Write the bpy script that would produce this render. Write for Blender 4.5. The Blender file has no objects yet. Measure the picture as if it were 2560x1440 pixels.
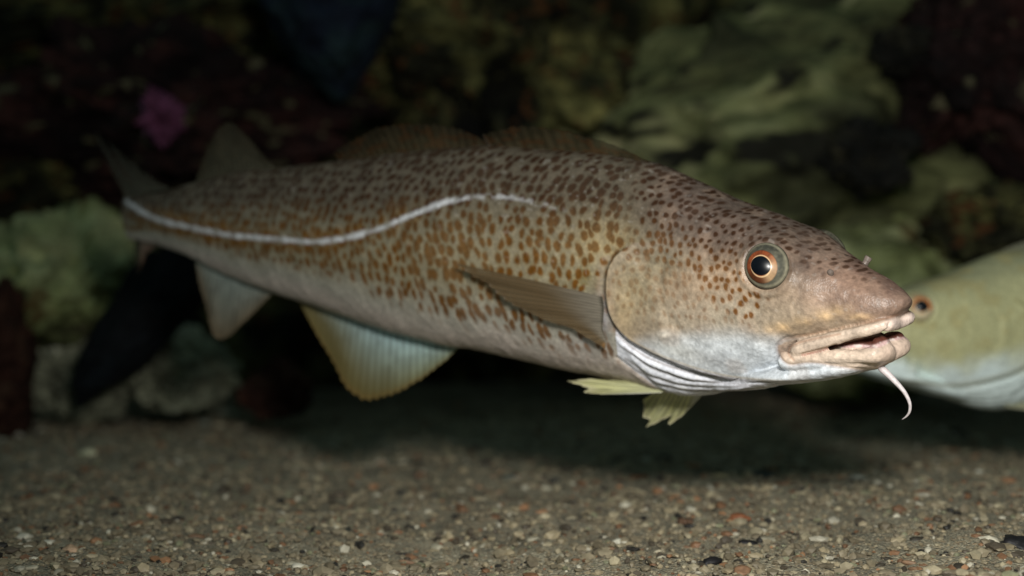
import bpy, math, random
import numpy as np
from mathutils import Vector, Euler

# ------------------------------------------------------------------ camera, world, lamp, exposure
scene = bpy.context.scene
COL = scene.collection
CAM = np.array([0.0, 0.0, 0.20])
K = 0.72 / 2560.0                       # metres per photo pixel at one metre
cd = bpy.data.cameras.new('camera')
cam = bpy.data.objects.new('camera', cd)
COL.objects.link(cam)
cam.location = CAM
cam.rotation_euler = (math.radians(90), 0, 0)
cd.lens = 50
cd.sensor_width = 36
cd.clip_start = 0.02
cd.clip_end = 60
cd.dof.use_dof = True
cd.dof.focus_distance = 1.02
cd.dof.aperture_fstop = 3.0
scene.camera = cam

w = bpy.data.worlds.new('World')
scene.world = w
w.use_nodes = True
w.node_tree.nodes['Background'].inputs[0].default_value = (0.50, 0.80, 0.80, 1)
w.node_tree.nodes['Background'].inputs[1].default_value = 0.12

ld = bpy.data.lights.new('strobe_lamp', 'SPOT')          # the photographer's strobe above the lens
lamp = bpy.data.objects.new('strobe_lamp', ld)
COL.objects.link(lamp)
lamp.location = (0.10, 0.28, 0.40)
ld.energy = 37
ld.color = (1.0, 0.98, 0.93)
ld.shadow_soft_size = 0.06
ld.spot_size = math.radians(112)
ld.spot_blend = 1.0
lamp.rotation_euler = (Vector((0.36, 1.35, 0.06)) - Vector(lamp.location)).to_track_quat('-Z', 'Y').to_euler()

scene.view_settings.view_transform = 'Standard'
scene.view_settings.look = 'None'
scene.view_settings.gamma = 1
scene.view_settings.exposure = 0.0
scene.cycles.max_bounces = 6
scene.cycles.transparent_max_bounces = 12

rng = np.random.default_rng(7)
random.seed(7)

# ------------------------------------------------------------------ helpers
def lin(r, g=None, b=None):
    c = np.array([r, g, b], float) / 255.0
    return np.where(c <= 0.04045, c / 12.92, ((c + 0.055) / 1.055) ** 2.4)

def sm(a, b, x):
    t = np.clip((x - a) / (b - a), 0, 1)
    return t * t * (3 - 2 * t)

def _hash(ix, iy, iz, seed):
    h = (ix * 374761393 + iy * 668265263 + iz * 2147483647 + seed * 974634777) & 0xffffffff
    h = ((h ^ (h >> 13)) * 1274126177) & 0xffffffff
    h = ((h ^ (h >> 16)) * 2246822519) & 0xffffffff
    return ((h ^ (h >> 15)) & 0xffffff) / float(0xffffff)

def vnoise(p, seed=0):
    p = np.asarray(p, float)
    f = np.floor(p).astype(np.int64)
    t = p - f
    t = t * t * t * (t * (t * 6 - 15) + 10)
    out = 0
    for dx in (0, 1):
        wx = t[:, 0] if dx else 1 - t[:, 0]
        for dy in (0, 1):
            wy = t[:, 1] if dy else 1 - t[:, 1]
            for dz in (0, 1):
                wz = t[:, 2] if dz else 1 - t[:, 2]
                out = out + wx * wy * wz * _hash(f[:, 0] + dx, f[:, 1] + dy, f[:, 2] + dz, seed)
    return out * 2 - 1

def fbm(p, octaves=4, seed=0, gain=0.5):
    a, s, out = 1.0, 1.0, 0
    for i in range(octaves):
        out = out + a * vnoise(np.asarray(p) * s + 17.3 * i, seed + i)
        a *= gain
        s *= 2.03
    return out

def make_mesh(name, verts, faces, mat=None, col=None, smooth=True, loc=None, extra=None):
    """faces: (n,3) or (n,4) int array"""
    verts = np.asarray(verts, np.float64)
    if loc is not None:
        verts = verts - np.asarray(loc)
    faces = np.asarray(faces, np.int32)
    me = bpy.data.meshes.new(name)
    n, k = faces.shape
    me.vertices.add(len(verts))
    me.vertices.foreach_set('co', verts.astype(np.float32).ravel())
    me.loops.add(n * k)
    me.loops.foreach_set('vertex_index', faces.ravel())
    me.polygons.add(n)
    me.polygons.foreach_set('loop_start', np.arange(0, n * k, k, dtype=np.int32))
    me.polygons.foreach_set('loop_total', np.full(n, k, np.int32))
    me.polygons.foreach_set('use_smooth', np.full(n, bool(smooth)))
    me.update(calc_edges=True)
    if col is not None:
        a = me.attributes.new('col', 'FLOAT_COLOR', 'POINT')
        c = np.ones((len(verts), 4), np.float32)
        c[:, :col.shape[1]] = col
        a.data.foreach_set('color', c.ravel())
    if extra:
        for nm, arr in extra.items():
            a = me.attributes.new(nm, 'FLOAT', 'POINT')
            a.data.foreach_set('value', np.asarray(arr, np.float32))
    if mat:
        me.materials.append(mat)
    return me

def link(name, me, parent=None, loc=None):
    o = bpy.data.objects.new(name, me)
    COL.objects.link(o)
    if parent is not None:
        o.parent = parent
    if loc is not None:
        o.location = loc
    return o

def tag(o, label=None, cat=None, group=None, kind=None):
    if label: o['label'] = label
    if cat: o['category'] = cat
    if group: o['group'] = group
    if kind: o['kind'] = kind
    return o

def empty(name, loc):
    o = bpy.data.objects.new(name, None)
    o.empty_display_size = 0.05
    COL.objects.link(o)
    o.location = loc
    return o

def at(px, py, Y):
    return np.array([(px - 1280) * K * Y, Y, CAM[2] - (py - 720) * K * Y])

def grid_faces(nu, nv, wrap=False):
    i = np.arange(nu - 1)[:, None]
    m = nv if wrap else nv - 1
    j = np.arange(m)[None, :]
    a = i * nv + j
    b = i * nv + (j + 1) % nv
    return np.stack([a, b, b + nv, a + nv], -1).reshape(-1, 4)

def smooth1(a, n):
    for _ in range(n):
        b = a.copy()
        b[1:-1] = (a[:-2] + 2 * a[1:-1] + a[2:]) / 4
        a = b
    return a

# ------------------------------------------------------------------ materials
def nodes_of(name):
    m = bpy.data.materials.new(name)
    m.use_nodes = True
    nt = m.node_tree
    return m, nt, nt.nodes['Principled BSDF']

def skin_material(name, rough=0.42, spec=0.35, bump=0.25, scale=700, coat=0.0):
    m, nt, p = nodes_of(name)
    at_ = nt.nodes.new('ShaderNodeAttribute'); at_.attribute_name = 'col'
    tc = nt.nodes.new('ShaderNodeTexCoord')
    vo = nt.nodes.new('ShaderNodeTexVoronoi'); vo.inputs['Scale'].default_value = scale
    no = nt.nodes.new('ShaderNodeTexNoise'); no.inputs['Scale'].default_value = scale * 0.5; no.inputs['Detail'].default_value = 3
    nt.links.new(tc.outputs['Object'], vo.inputs['Vector'])
    nt.links.new(tc.outputs['Object'], no.inputs['Vector'])
    mr = nt.nodes.new('ShaderNodeMapRange')
    mr.inputs['From Min'].default_value = 0.3; mr.inputs['From Max'].default_value = 0.7
    mr.inputs['To Min'].default_value = 0.82; mr.inputs['To Max'].default_value = 1.18
    nt.links.new(no.outputs['Fac'], mr.inputs['Value'])
    mx = nt.nodes.new('ShaderNodeVectorMath'); mx.operation = 'SCALE'
    nt.links.new(at_.outputs['Color'], mx.inputs[0]); nt.links.new(mr.outputs[0], mx.inputs['Scale'])
    nt.links.new(mx.outputs[0], p.inputs['Base Color'])
    ad = nt.nodes.new('ShaderNodeMath'); ad.operation = 'ADD'
    nt.links.new(vo.outputs['Distance'], ad.inputs[0]); nt.links.new(no.outputs['Fac'], ad.inputs[1])
    bp = nt.nodes.new('ShaderNodeBump'); bp.inputs['Strength'].default_value = bump; bp.inputs['Distance'].default_value = 0.0006
    nt.links.new(ad.outputs[0], bp.inputs['Height'])
    nt.links.new(bp.outputs[0], p.inputs['Normal'])
    p.inputs['Roughness'].default_value = rough
    p.inputs['Specular IOR Level'].default_value = spec
    p.inputs['Coat Weight'].default_value = coat
    p.inputs['Coat Roughness'].default_value = 0.2
    return m

def fin_material(name, alpha=0.9, transl=0.35):
    m, nt, p = nodes_of(name)
    out = nt.nodes['Material Output']
    at_ = nt.nodes.new('ShaderNodeAttribute'); at_.attribute_name = 'col'
    op = nt.nodes.new('ShaderNodeAttribute'); op.attribute_name = 'opac'
    nt.links.new(at_.outputs['Color'], p.inputs['Base Color'])
    p.inputs['Roughness'].default_value = 0.45
    p.inputs['Specular IOR Level'].default_value = 0.3
    tr = nt.nodes.new('ShaderNodeBsdfTranslucent'); nt.links.new(at_.outputs['Color'], tr.inputs['Color'])
    m1 = nt.nodes.new('ShaderNodeMixShader'); m1.inputs[0].default_value = transl
    nt.links.new(p.outputs[0], m1.inputs[1]); nt.links.new(tr.outputs[0], m1.inputs[2])
    tp = nt.nodes.new('ShaderNodeBsdfTransparent')
    m2 = nt.nodes.new('ShaderNodeMixShader')
    nt.links.new(op.outputs['Fac'], m2.inputs[0])
    nt.links.new(tp.outputs[0], m2.inputs[1]); nt.links.new(m1.outputs[0], m2.inputs[2])
    nt.links.new(m2.outputs[0], out.inputs[0])
    return m

def rock_material(name, stops, scale=6.0, seed=0.0, speck=None, rough=0.85, small=(0.45, 1.5), streak=(1, 1, 1), tilt=0.0):
    """stops: list of (pos, linear rgb) for a large mottling ramp; small scale noise breaks it up"""
    m, nt, p = nodes_of(name)
    tc = nt.nodes.new('ShaderNodeTexCoord')
    mp = nt.nodes.new('ShaderNodeMapping'); mp.inputs['Location'].default_value = (seed, seed * 1.7, -seed)
    mp.inputs['Rotation'].default_value = (0, tilt, 0); mp.inputs['Scale'].default_value = streak
    nt.links.new(tc.outputs['Object'], mp.inputs['Vector'])
    n1 = nt.nodes.new('ShaderNodeTexNoise'); n1.inputs['Scale'].default_value = scale; n1.inputs['Detail'].default_value = 6
    n1.inputs['Roughness'].default_value = 0.62; n1.inputs['Distortion'].default_value = 0.6
    nt.links.new(mp.outputs[0], n1.inputs['Vector'])
    cr = nt.nodes.new('ShaderNodeValToRGB')
    el = cr.color_ramp.elements
    while len(el) < len(stops): el.new(0.5)
    for e, (ps, c) in zip(el, stops):
        e.position = ps; e.color = (*c, 1)
    nt.links.new(n1.outputs['Fac'], cr.inputs[0])
    n2 = nt.nodes.new('ShaderNodeTexNoise'); n2.inputs['Scale'].default_value = scale * 6; n2.inputs['Detail'].default_value = 4
    nt.links.new(mp.outputs[0], n2.inputs['Vector'])
    mr = nt.nodes.new('ShaderNodeMapRange')
    mr.inputs['From Min'].default_value = 0.3; mr.inputs['From Max'].default_value = 0.7
    mr.inputs['To Min'].default_value = small[0]; mr.inputs['To Max'].default_value = small[1]
    nt.links.new(n2.outputs['Fac'], mr.inputs['Value'])
    mx = nt.nodes.new('ShaderNodeVectorMath'); mx.operation = 'SCALE'
    nt.links.new(cr.outputs[0], mx.inputs[0]); nt.links.new(mr.outputs[0], mx.inputs['Scale'])
    last = mx.outputs[0]
    if speck:
        (sc, thr, c) = speck
        n3 = nt.nodes.new('ShaderNodeTexNoise'); n3.inputs['Scale'].default_value = sc; n3.inputs['Detail'].default_value = 2
        nt.links.new(mp.outputs[0], n3.inputs['Vector'])
        m3 = nt.nodes.new('ShaderNodeMapRange')
        m3.inputs['From Min'].default_value = thr; m3.inputs['From Max'].default_value = thr + 0.06
        nt.links.new(n3.outputs['Fac'], m3.inputs['Value'])
        mix = nt.nodes.new('ShaderNodeMix'); mix.data_type = 'RGBA'
        nt.links.new(m3.outputs[0], mix.inputs[0]); nt.links.new(last, mix.inputs[6]); mix.inputs[7].default_value = (*c, 1)
        last = mix.outputs[2]
    nt.links.new(last, p.inputs['Base Color'])
    bp = nt.nodes.new('ShaderNodeBump'); bp.inputs['Strength'].default_value = 0.8; bp.inputs['Distance'].default_value = 0.012
    nt.links.new(n2.outputs['Fac'], bp.inputs['Height']); nt.links.new(bp.outputs[0], p.inputs['Normal'])
    p.inputs['Roughness'].default_value = rough
    p.inputs['Specular IOR Level'].default_value = 0.2
    return m

# ------------------------------------------------------------------ the cod's pose
# fish space: s = distance back from the snout, y = sideways (negative = the flank towards the lens), z = up from the axis
ROLL = math.radians(9.5)
_sT = np.linspace(-0.05, 1.15, 1201)
_ps = np.radians(np.interp(_sT, [0, 0.12, 0.3, 0.55, 0.75, 0.88, 1.1], [49, 46, 36, 33, 35, 44, 66]))
_sn = at(2270, 760, 1.0)
_ds = _sT[1] - _sT[0]
_X = np.cumsum(-np.cos(_ps) * _ds); _Y = np.cumsum(np.sin(_ps) * _ds)
_X += _sn[0] - np.interp(0, _sT, _X); _Y += _sn[1] - np.interp(0, _sT, _Y)
_Z = _sn[2] + _sT * 0.100

def pose_main(p):
    p = np.atleast_2d(np.asarray(p, float))
    s, y, z = p[:, 0], p[:, 1], p[:, 2]
    X = np.interp(s, _sT, _X); Y = np.interp(s, _sT, _Y); Z = np.interp(s, _sT, _Z)
    a = np.interp(s, _sT, _ps)
    nx, ny = np.sin(a), np.cos(a)
    c, r = math.cos(ROLL), math.sin(ROLL)
    h = y * c - z * r
    return np.stack([X + nx * h, Y + ny * h, Z + z * c + y * r], -1)

def to_px(P):
    d = P - CAM
    return np.stack([1280 + d[:, 0] / d[:, 1] / K, 720 - d[:, 2] / d[:, 1] / K], -1)

def chart(p):
    """side chart of the fish: both flanks share the chart of the flank at y<0"""
    q = np.array(p, float)
    q[:, 1] = -np.abs(q[:, 1])
    return to_px(pose_main(q))

def fs(px, py, lat=0.0):
    """fish-space point (s, -lat, z) lying on the side chart at (px, py)"""
    s, z = (2270 - px) / 2000 * 0.8, 0.0
    for _ in range(25):
        q = to_px(pose_main([[s, -lat, z], [s + 1e-4, -lat, z], [s, -lat, z + 1e-4]]))
        J = np.array([(q[1] - q[0]) / 1e-4, (q[2] - q[0]) / 1e-4]).T
        d = np.linalg.solve(J, np.array([px, py]) - q[0])
        s += np.clip(d[0], -0.1, 0.1); z += np.clip(d[1], -0.1, 0.1)
    return np.array([s, -lat, z])

# second cod, head towards the left edge, further back
F2_PSI = math.radians(13)
F2_SC = 0.90
_f2 = np.zeros(3)
def pose_second(p):
    p = np.atleast_2d(np.asarray(p, float)) * F2_SC
    s, y, z = p[:, 0], p[:, 1], p[:, 2]
    a = F2_PSI + s * 0.25
    X = _f2[0] + s * np.cos(a) - np.sin(a) * y
    Y = _f2[1] + s * np.sin(a) + np.cos(a) * y
    return np.stack([X, Y, _f2[2] + z - s * 0.01], -1)
_f2 = at(2297, 768, 1.46) - pose_second([fs(1916, 670, .046)])[0]

TOP = [(2262,740),(2240,722),(2200,694),(2165,680),(2130,658),(2100,641),(2060,613),(2000,577),(1900,533),(1800,492),(1700,443),(1620,405),(1520,386),
       (1420,376),(1317,370),(1214,363),(1060,374),(900,396),(800,406),(700,417),(620,424),(560,434),(500,450),(440,470),(400,480),(360,487),(335,492)]
BOT = [(2262,780),(2240,803),(2200,820),(2150,834),(2100,850),(2050,872),(2010,900),(1980,928),(1930,955),(1880,966),(1800,980),(1750,986),(1700,982),
       (1640,966),(1600,955),(1500,935),(1400,915),(1300,892),(1200,870),(1148,866),(1100,856),(1000,832),(900,800),(800,765),(740,746),(680,729),
       (600,700),(540,675),(485,645),(430,622),(380,607),(345,601)]
tp = np.array([fs(*q) for q in TOP]); bt = np.array([fs(*q) for q in BOT])
S0, S1 = 0.0, float(max(tp[-1, 0], bt[-1, 0])) + 0.012
S_ = S0 + (S1 - S0) * np.linspace(0, 1, 700) ** 1.0
ztip = fs(2272, 756)[2]
topz = smooth1(np.interp(S_, np.r_[0, tp[:, 0]], np.r_[ztip + .004, tp[:, 2]]), 14)
botz = smooth1(np.interp(S_, np.r_[0, bt[:, 0]], np.r_[ztip - .004, bt[:, 2]]), 10)
HW = smooth1(np.interp(S_, [0, .008, .02, .043, .075, .105, .15, .195, .235, .31, .41, .51, .61, .71, .79, .85, .91],
                       [.006, .0155, .0225, .0305, .0410, .0495, .0540, .0565, .0585, .061, .057, .048, .036, .0235, .0155, .0105, .008]), 6)

def loft(top, bot, hw, s, wl=0.5, n=72, pt=2.2, pb=2.2):
    pt = np.broadcast_to(pt, (len(s),))
    """closed tube from top/bottom/half width profiles; wl = height of the widest line"""
    ph = np.linspace(0, 2 * np.pi, n, endpoint=False)
    cy, cz = np.sin(ph), np.cos(ph)
    rows = []
    for i in range(len(s)):
        wli = wl if np.isscalar(wl) else wl[i]
        mid = bot[i] + (top[i] - bot[i]) * wli
        up, dn = top[i] - mid, mid - bot[i]
        z = np.where(cz > 0, np.abs(cz) ** (2 / pt[i]) * up, -np.abs(cz) ** (2 / pb) * dn)
        e = np.where(cz > 0, 2 / pt[i], 2 / pb)
        y = np.sign(cy) * np.abs(cy) ** e * hw[i]
        rows.append(np.stack([np.full(n, s[i]), y, mid + z], -1))
    V = np.concatenate(rows)
    F = grid_faces(len(s), n, True)
    c0 = len(V)
    V = np.vstack([V, rows[0].mean(0) - [0.002, 0, 0], rows[-1].mean(0) + [0.002, 0, 0]])
    j = np.arange(n)
    F0 = np.stack([j, np.full(n, c0), np.full(n, c0), (j + 1) % n], -1)
    b = (len(s) - 1) * n
    F1 = np.stack([b + j, b + (j + 1) % n, np.full(n, c0 + 1), np.full(n, c0 + 1)], -1)
    tri = np.vstack([F0[:, [0, 1, 3]], F1[:, [0, 1, 2]]])
    quads = np.vstack([F[:, [0, 1, 2]], F[:, [0, 2, 3]]])
    return V, np.vstack([quads, tri])

def tube(path, rad, n=20, flat=1.0):
    """closed tube round a path of fish-space points"""
    path = np.asarray(path, float); rad = np.asarray(rad, float)
    m = 60 if len(path) > 2 else 12
    t = np.linspace(0, 1, len(path)); tt = np.linspace(0, 1, m)
    P = np.stack([smooth1(np.interp(tt, t, path[:, k]), 4) for k in range(3)], -1)
    R = smooth1(np.interp(tt, t, rad), 3)
    R = R * np.sqrt(np.clip(1 - np.abs(np.linspace(-1, 1, m)) ** 12, 0.02, 1))
    T = np.gradient(P, axis=0); T /= np.linalg.norm(T, axis=1)[:, None]
    up = np.array([0, 0, 1.0])
    A = np.cross(T, up); A /= np.linalg.norm(A, axis=1)[:, None]
    B = np.cross(A, T)
    ph = np.linspace(0, 2 * np.pi, n, endpoint=False)
    V = (P[:, None] + R[:, None, None] * (np.cos(ph)[None, :, None] * A[:, None] * flat + np.sin(ph)[None, :, None] * B[:, None])).reshape(-1, 3)
    F = grid_faces(m, n, True)
    F = np.vstack([F[:, [0, 1, 2]], F[:, [0, 2, 3]]])
    c0 = len(V)
    V = np.vstack([V, P[0], P[-1]])
    j = np.arange(n)
    F0 = np.stack([j, (j + 1) % n, np.full(n, c0)], -1)[:, ::-1]
    b = (m - 1) * n
    F1 = np.stack([b + j, b + (j + 1) % n, np.full(n, c0 + 1)], -1)
    return V, np.vstack([F, F0, F1])

def ball(c, r, n=14):
    t = np.linspace(0.05, np.pi - 0.05, n)
    ph = np.linspace(0, 2 * np.pi, 2 * n, endpoint=False)
    V = np.stack([np.outer(np.sin(t), np.cos(ph)) * r[0], np.outer(np.sin(t), np.sin(ph)) * r[1], np.outer(np.cos(t), np.ones(2 * n)) * r[2]], -1).reshape(-1, 3) + c
    F = grid_faces(n, 2 * n, True); F = np.vstack([F[:, [0, 1, 2]], F[:, [0, 2, 3]]])
    c0 = len(V); j = np.arange(2 * n); b = (n - 1) * 2 * n
    V = np.vstack([V, c + np.array([0, 0, r[2]]), c - np.array([0, 0, r[2]])])
    F = np.vstack([F, np.stack([(j + 1) % (2 * n), j, np.full(2 * n, c0)], -1), np.stack([b + j, b + (j + 1) % (2 * n), np.full(2 * n, c0 + 1)], -1)])
    return V, F

def both_sides(near):
    """near: list of (px, py, lat, r) from the mouth corner to the midline -> full path round the front"""
    P = [fs(a, b, l) for a, b, l, r in near]; R = [q[3] for q in near]
    far = [p * [1, -1, 1] for p in P[::-1]][1 if near[-1][2] == 0 else 0:]
    Rf = R[::-1][1 if near[-1][2] == 0 else 0:]
    return np.array(P + far), np.array(R + Rf)

PARTS = []
# cranium and trunk
wl = np.interp(S_, [0, .05, .10, .14, .22, .35, .8], [.42, .42, .52, .50, .47, .5, .5])
PT = np.interp(S_, [0, .04, .08, .13, .2, .3], [2.1, 2.2, 2.7, 2.6, 2.2, 2.05])
PARTS.append(loft(topz, botz, HW, S_, wl, pt=PT, pb=2.15))
# lower jaw
jt = np.array([fs(*q) for q in [(2232,878),(2222,868),(2200,870),(2150,878),(2100,884),(2050,889),(2006,893),(1960,900),(1900,905),(1850,915),(1800,925)]])
jb = np.array([fs(*q) for q in [(2230,893),(2220,910),(2200,921),(2160,932),(2100,944),(2050,950),(2000,956),(1950,962),(1900,967),(1850,970),(1800,968)]])
sj = np.linspace(jt[0, 0] - 0.001, min(jt[-1, 0], jb[-1, 0]), 90)
PARTS.append(loft(np.interp(sj, jt[:, 0], jt[:, 2]), np.interp(sj, jb[:, 0], jb[:, 2]),
                  np.interp(sj, sj[0] + np.array([0, .006, .016, .03, .05, .07, .10, .14, .17]), [.005, .0155, .024, .031, .038, .0412, .0400, .031, .020]), sj, 0.55))
# upper lip and maxilla
P, R = both_sides([(1976,880,.0350,.0062),(1992,876,.0350,.0066),(2015,866,.0340,.0064),(2050,856,.0320,.0058),(2100,842,.0288,.0055),(2150,829,.0250,.0049),
                   (2190,819,.0205,.0046),(2215,810,.0140,.0056),(2230,807,.007,.0059),(2233,807,0,.0057)])
PARTS.append(tube(P, R))
# lower lip
P, R = both_sides([(1998,894,.0330,.0050),(2050,893,.0300,.0054),(2100,891,.0265,.0057),(2150,891,.0225,.0056),(2180,888,.0190,.0064),(2200,882,.0135,.0076),
                   (2210,880,.007,.0084),(2212,880,0,.0086)])
PARTS.append(tube(P, R))
# flesh at the mouth corner
for sg_ in (1, -1):
    PARTS.append(tube([fs(a, b, l) * [1, sg_, 1] for a, b, l in ((1950, 900, .036), (1985, 903, .0345), (2020, 903, .0325), (2070, 902, .0285))], [.007, .0072, .0066, .0058]))
# mouth floor and palate behind the lips
_m = fs(2110, 866, .02)
PARTS.append(ball(np.array([_m[0] + .012, 0, _m[2]]), (.036, .0225, .0095)))
# raised front rim of the lower jaw
P, R = both_sides([(2178,877,.018,.003),(2196,862,.0130,.0050),(2204,858,.007,.0058),(2206,862,0,.0064)])
PARTS.append(tube(P, R))

# ------------------------------------------------------------------ skin pattern: spots grown on a grid (a Turing-type pattern)
def spot_value(u, v, ang, seed=3, elong=1.0):
    """chromatophore blotches: one per cell of a staggered lattice, each with its own place, size, stretch and slant"""
    best = np.full(len(u), -9.0)
    row = np.floor(v).astype(np.int64)
    ca, sa = None, None
    for dr in (-1, 0, 1):
        rw = row + dr
        off = .5 * (rw & 1)
        cl = np.floor(u - off).astype(np.int64)
        for dc in (-1, 0, 1):
            cc = cl + dc
            h = [_hash(cc, rw, cc * 0, seed + 7 * k) for k in range(6)]
            cu = cc + off + .5 + (h[0] - .5) * .54
            cv = rw + .5 + (h[1] - .5) * .54
            rad = .29 + .16 * h[2]
            e = (1 + (.08 + .75 * h[3] ** 2) * elong)
            a = ang + (h[4] - .5) * 1.1
            du, dv = u - cu, v - cv
            p1 = du * np.cos(a) + dv * np.sin(a); p2 = -du * np.sin(a) + dv * np.cos(a)
            q = np.sqrt((p1 / (rad * e)) ** 2 + (p2 / (rad / e ** .35)) ** 2)
            best = np.maximum(best, np.where(h[5] < .97, 1 - q, -9))
    return best

def polydist(C, pts):
    """distance from chart points to a polyline, and how far along it (0..1)"""
    pts = np.asarray(pts, float)
    L = np.r_[0, np.cumsum(np.linalg.norm(np.diff(pts, axis=0), axis=1))]
    best = np.full(len(C), 1e9); al = np.zeros(len(C))
    for i in range(len(pts) - 1):
        a, b = pts[i], pts[i + 1]
        d = b - a
        t = np.clip(((C - a) @ d) / (d @ d), 0, 1)
        r = np.linalg.norm(C - a - t[:, None] * d, axis=1)
        m = r < best
        best[m] = r[m]; al[m] = ((L[i] + t * (L[i + 1] - L[i])) / L[-1])[m]
    return best, al

def crv(pts, n=60):
    pts = np.asarray(pts, float)
    t = np.r_[0, np.cumsum(np.linalg.norm(np.diff(pts, axis=0), axis=1))]
    tt = np.linspace(0, t[-1], n)
    return np.stack([smooth1(np.interp(tt, t, pts[:, k]), 6) for k in range(2)], -1)

OPER = crv([(1585,606),(1540,633),(1519,662),(1513,708),(1514,758),(1532,812),(1577,854),(1640,887),(1732,921),(1815,942),(1898,952),(2023,955)])
MAX_OUT = crv([(2262,781),(2211,797),(2158,808),(2100,820),(2041,834),(1998,841),(1954,849),(1938,864),(1946,890),(1960,910),(1980,917),(1998,909),(2041,908),(2100,918),(2158,928),(2200,924)], 90)
MAX_IN = crv([(2100,835),(2041,846),(1998,856),(1974,868),(1970,885),(1984,900)])
CORNER = crv([(2090,866),(2056,876),(2006,888)])
HEADFOLDS = [(crv([(1668,620),(1648,700),(1662,790),(1730,852),(1830,892)]), 10, -.0009), (crv([(1640,620),(1622,700),(1640,800),(1700,868)]), 16, .0007),
             (crv([(1760,640),(1800,720),(1860,770),(1960,800)]), 14, -.0006), (crv([(1850,600),(1900,590),(1960,600),(2000,640)]), 7, .0008),
             (crv([(1860,735),(1916,752),(1980,735),(2010,690)]), 6, -.0006), (crv([(1840,880),(1900,900),(1945,925)]), 8, -.0006)]
LIPLINES = [crv([(2010,893),(2070,884),(2130,882),(2190,884)]), crv([(2030,902),(2100,902),(2170,908),(2210,910)]), crv([(2030,862),(2090,846),(2150,834)])]
LIPSPLIT = crv([(2206,834),(2222,822),(2224,808)])
FOLDS = [crv(q) for q in ([(1530,820),(1572,866),(1630,899),(1720,931),(1800,950),(1880,958)],
                          [(1540,836),(1607,889),(1673,917),(1773,940),(1840,950)],
                          [(1560,868),(1627,921),(1711,948),(1807,958),(1900,962)],
                          [(1563,896),(1615,938),(1690,962),(1815,968),(1900,962),(1990,960)],
                          [(1580,920),(1640,960),(1711,976),(1815,978),(1940,966)])]
GMEM = crv([(1543,894),(1590,930),(1650,974),(1690,990)])
LATLINE = crv([(318,505),(329,514),(367,537),(408,554),(492,572),(575,589),(679,597),(792,606),(867,595),(942,575),(1029,537),(1111,506),(1173,493),(1265,491),
               (1317,501),(1394,519),(1445,542),(1500,573)], 160)

def outline_at(s):
    return np.interp(s, S_, topz), np.interp(s, S_, botz)

BOTPX = np.array(sorted(BOT + [(2250, 905)]))
BOTJ = np.array(sorted([q for q in BOT if q[0] < 1900] + [(1950,962),(2000,958),(2050,952),(2100,944),(2160,932),(2205,922),(2232,912),(2260,880)]))
TOPPX = np.array(sorted(TOP))

def opdist(C):
    d, al = polydist(C, OPER)
    xo = np.interp(C[:, 1], OPER[:, 1], OPER[:, 0])
    inside = (C[:, 0] > xo) & (C[:, 1] < 956)
    return np.where(inside, d, -d), al

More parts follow.
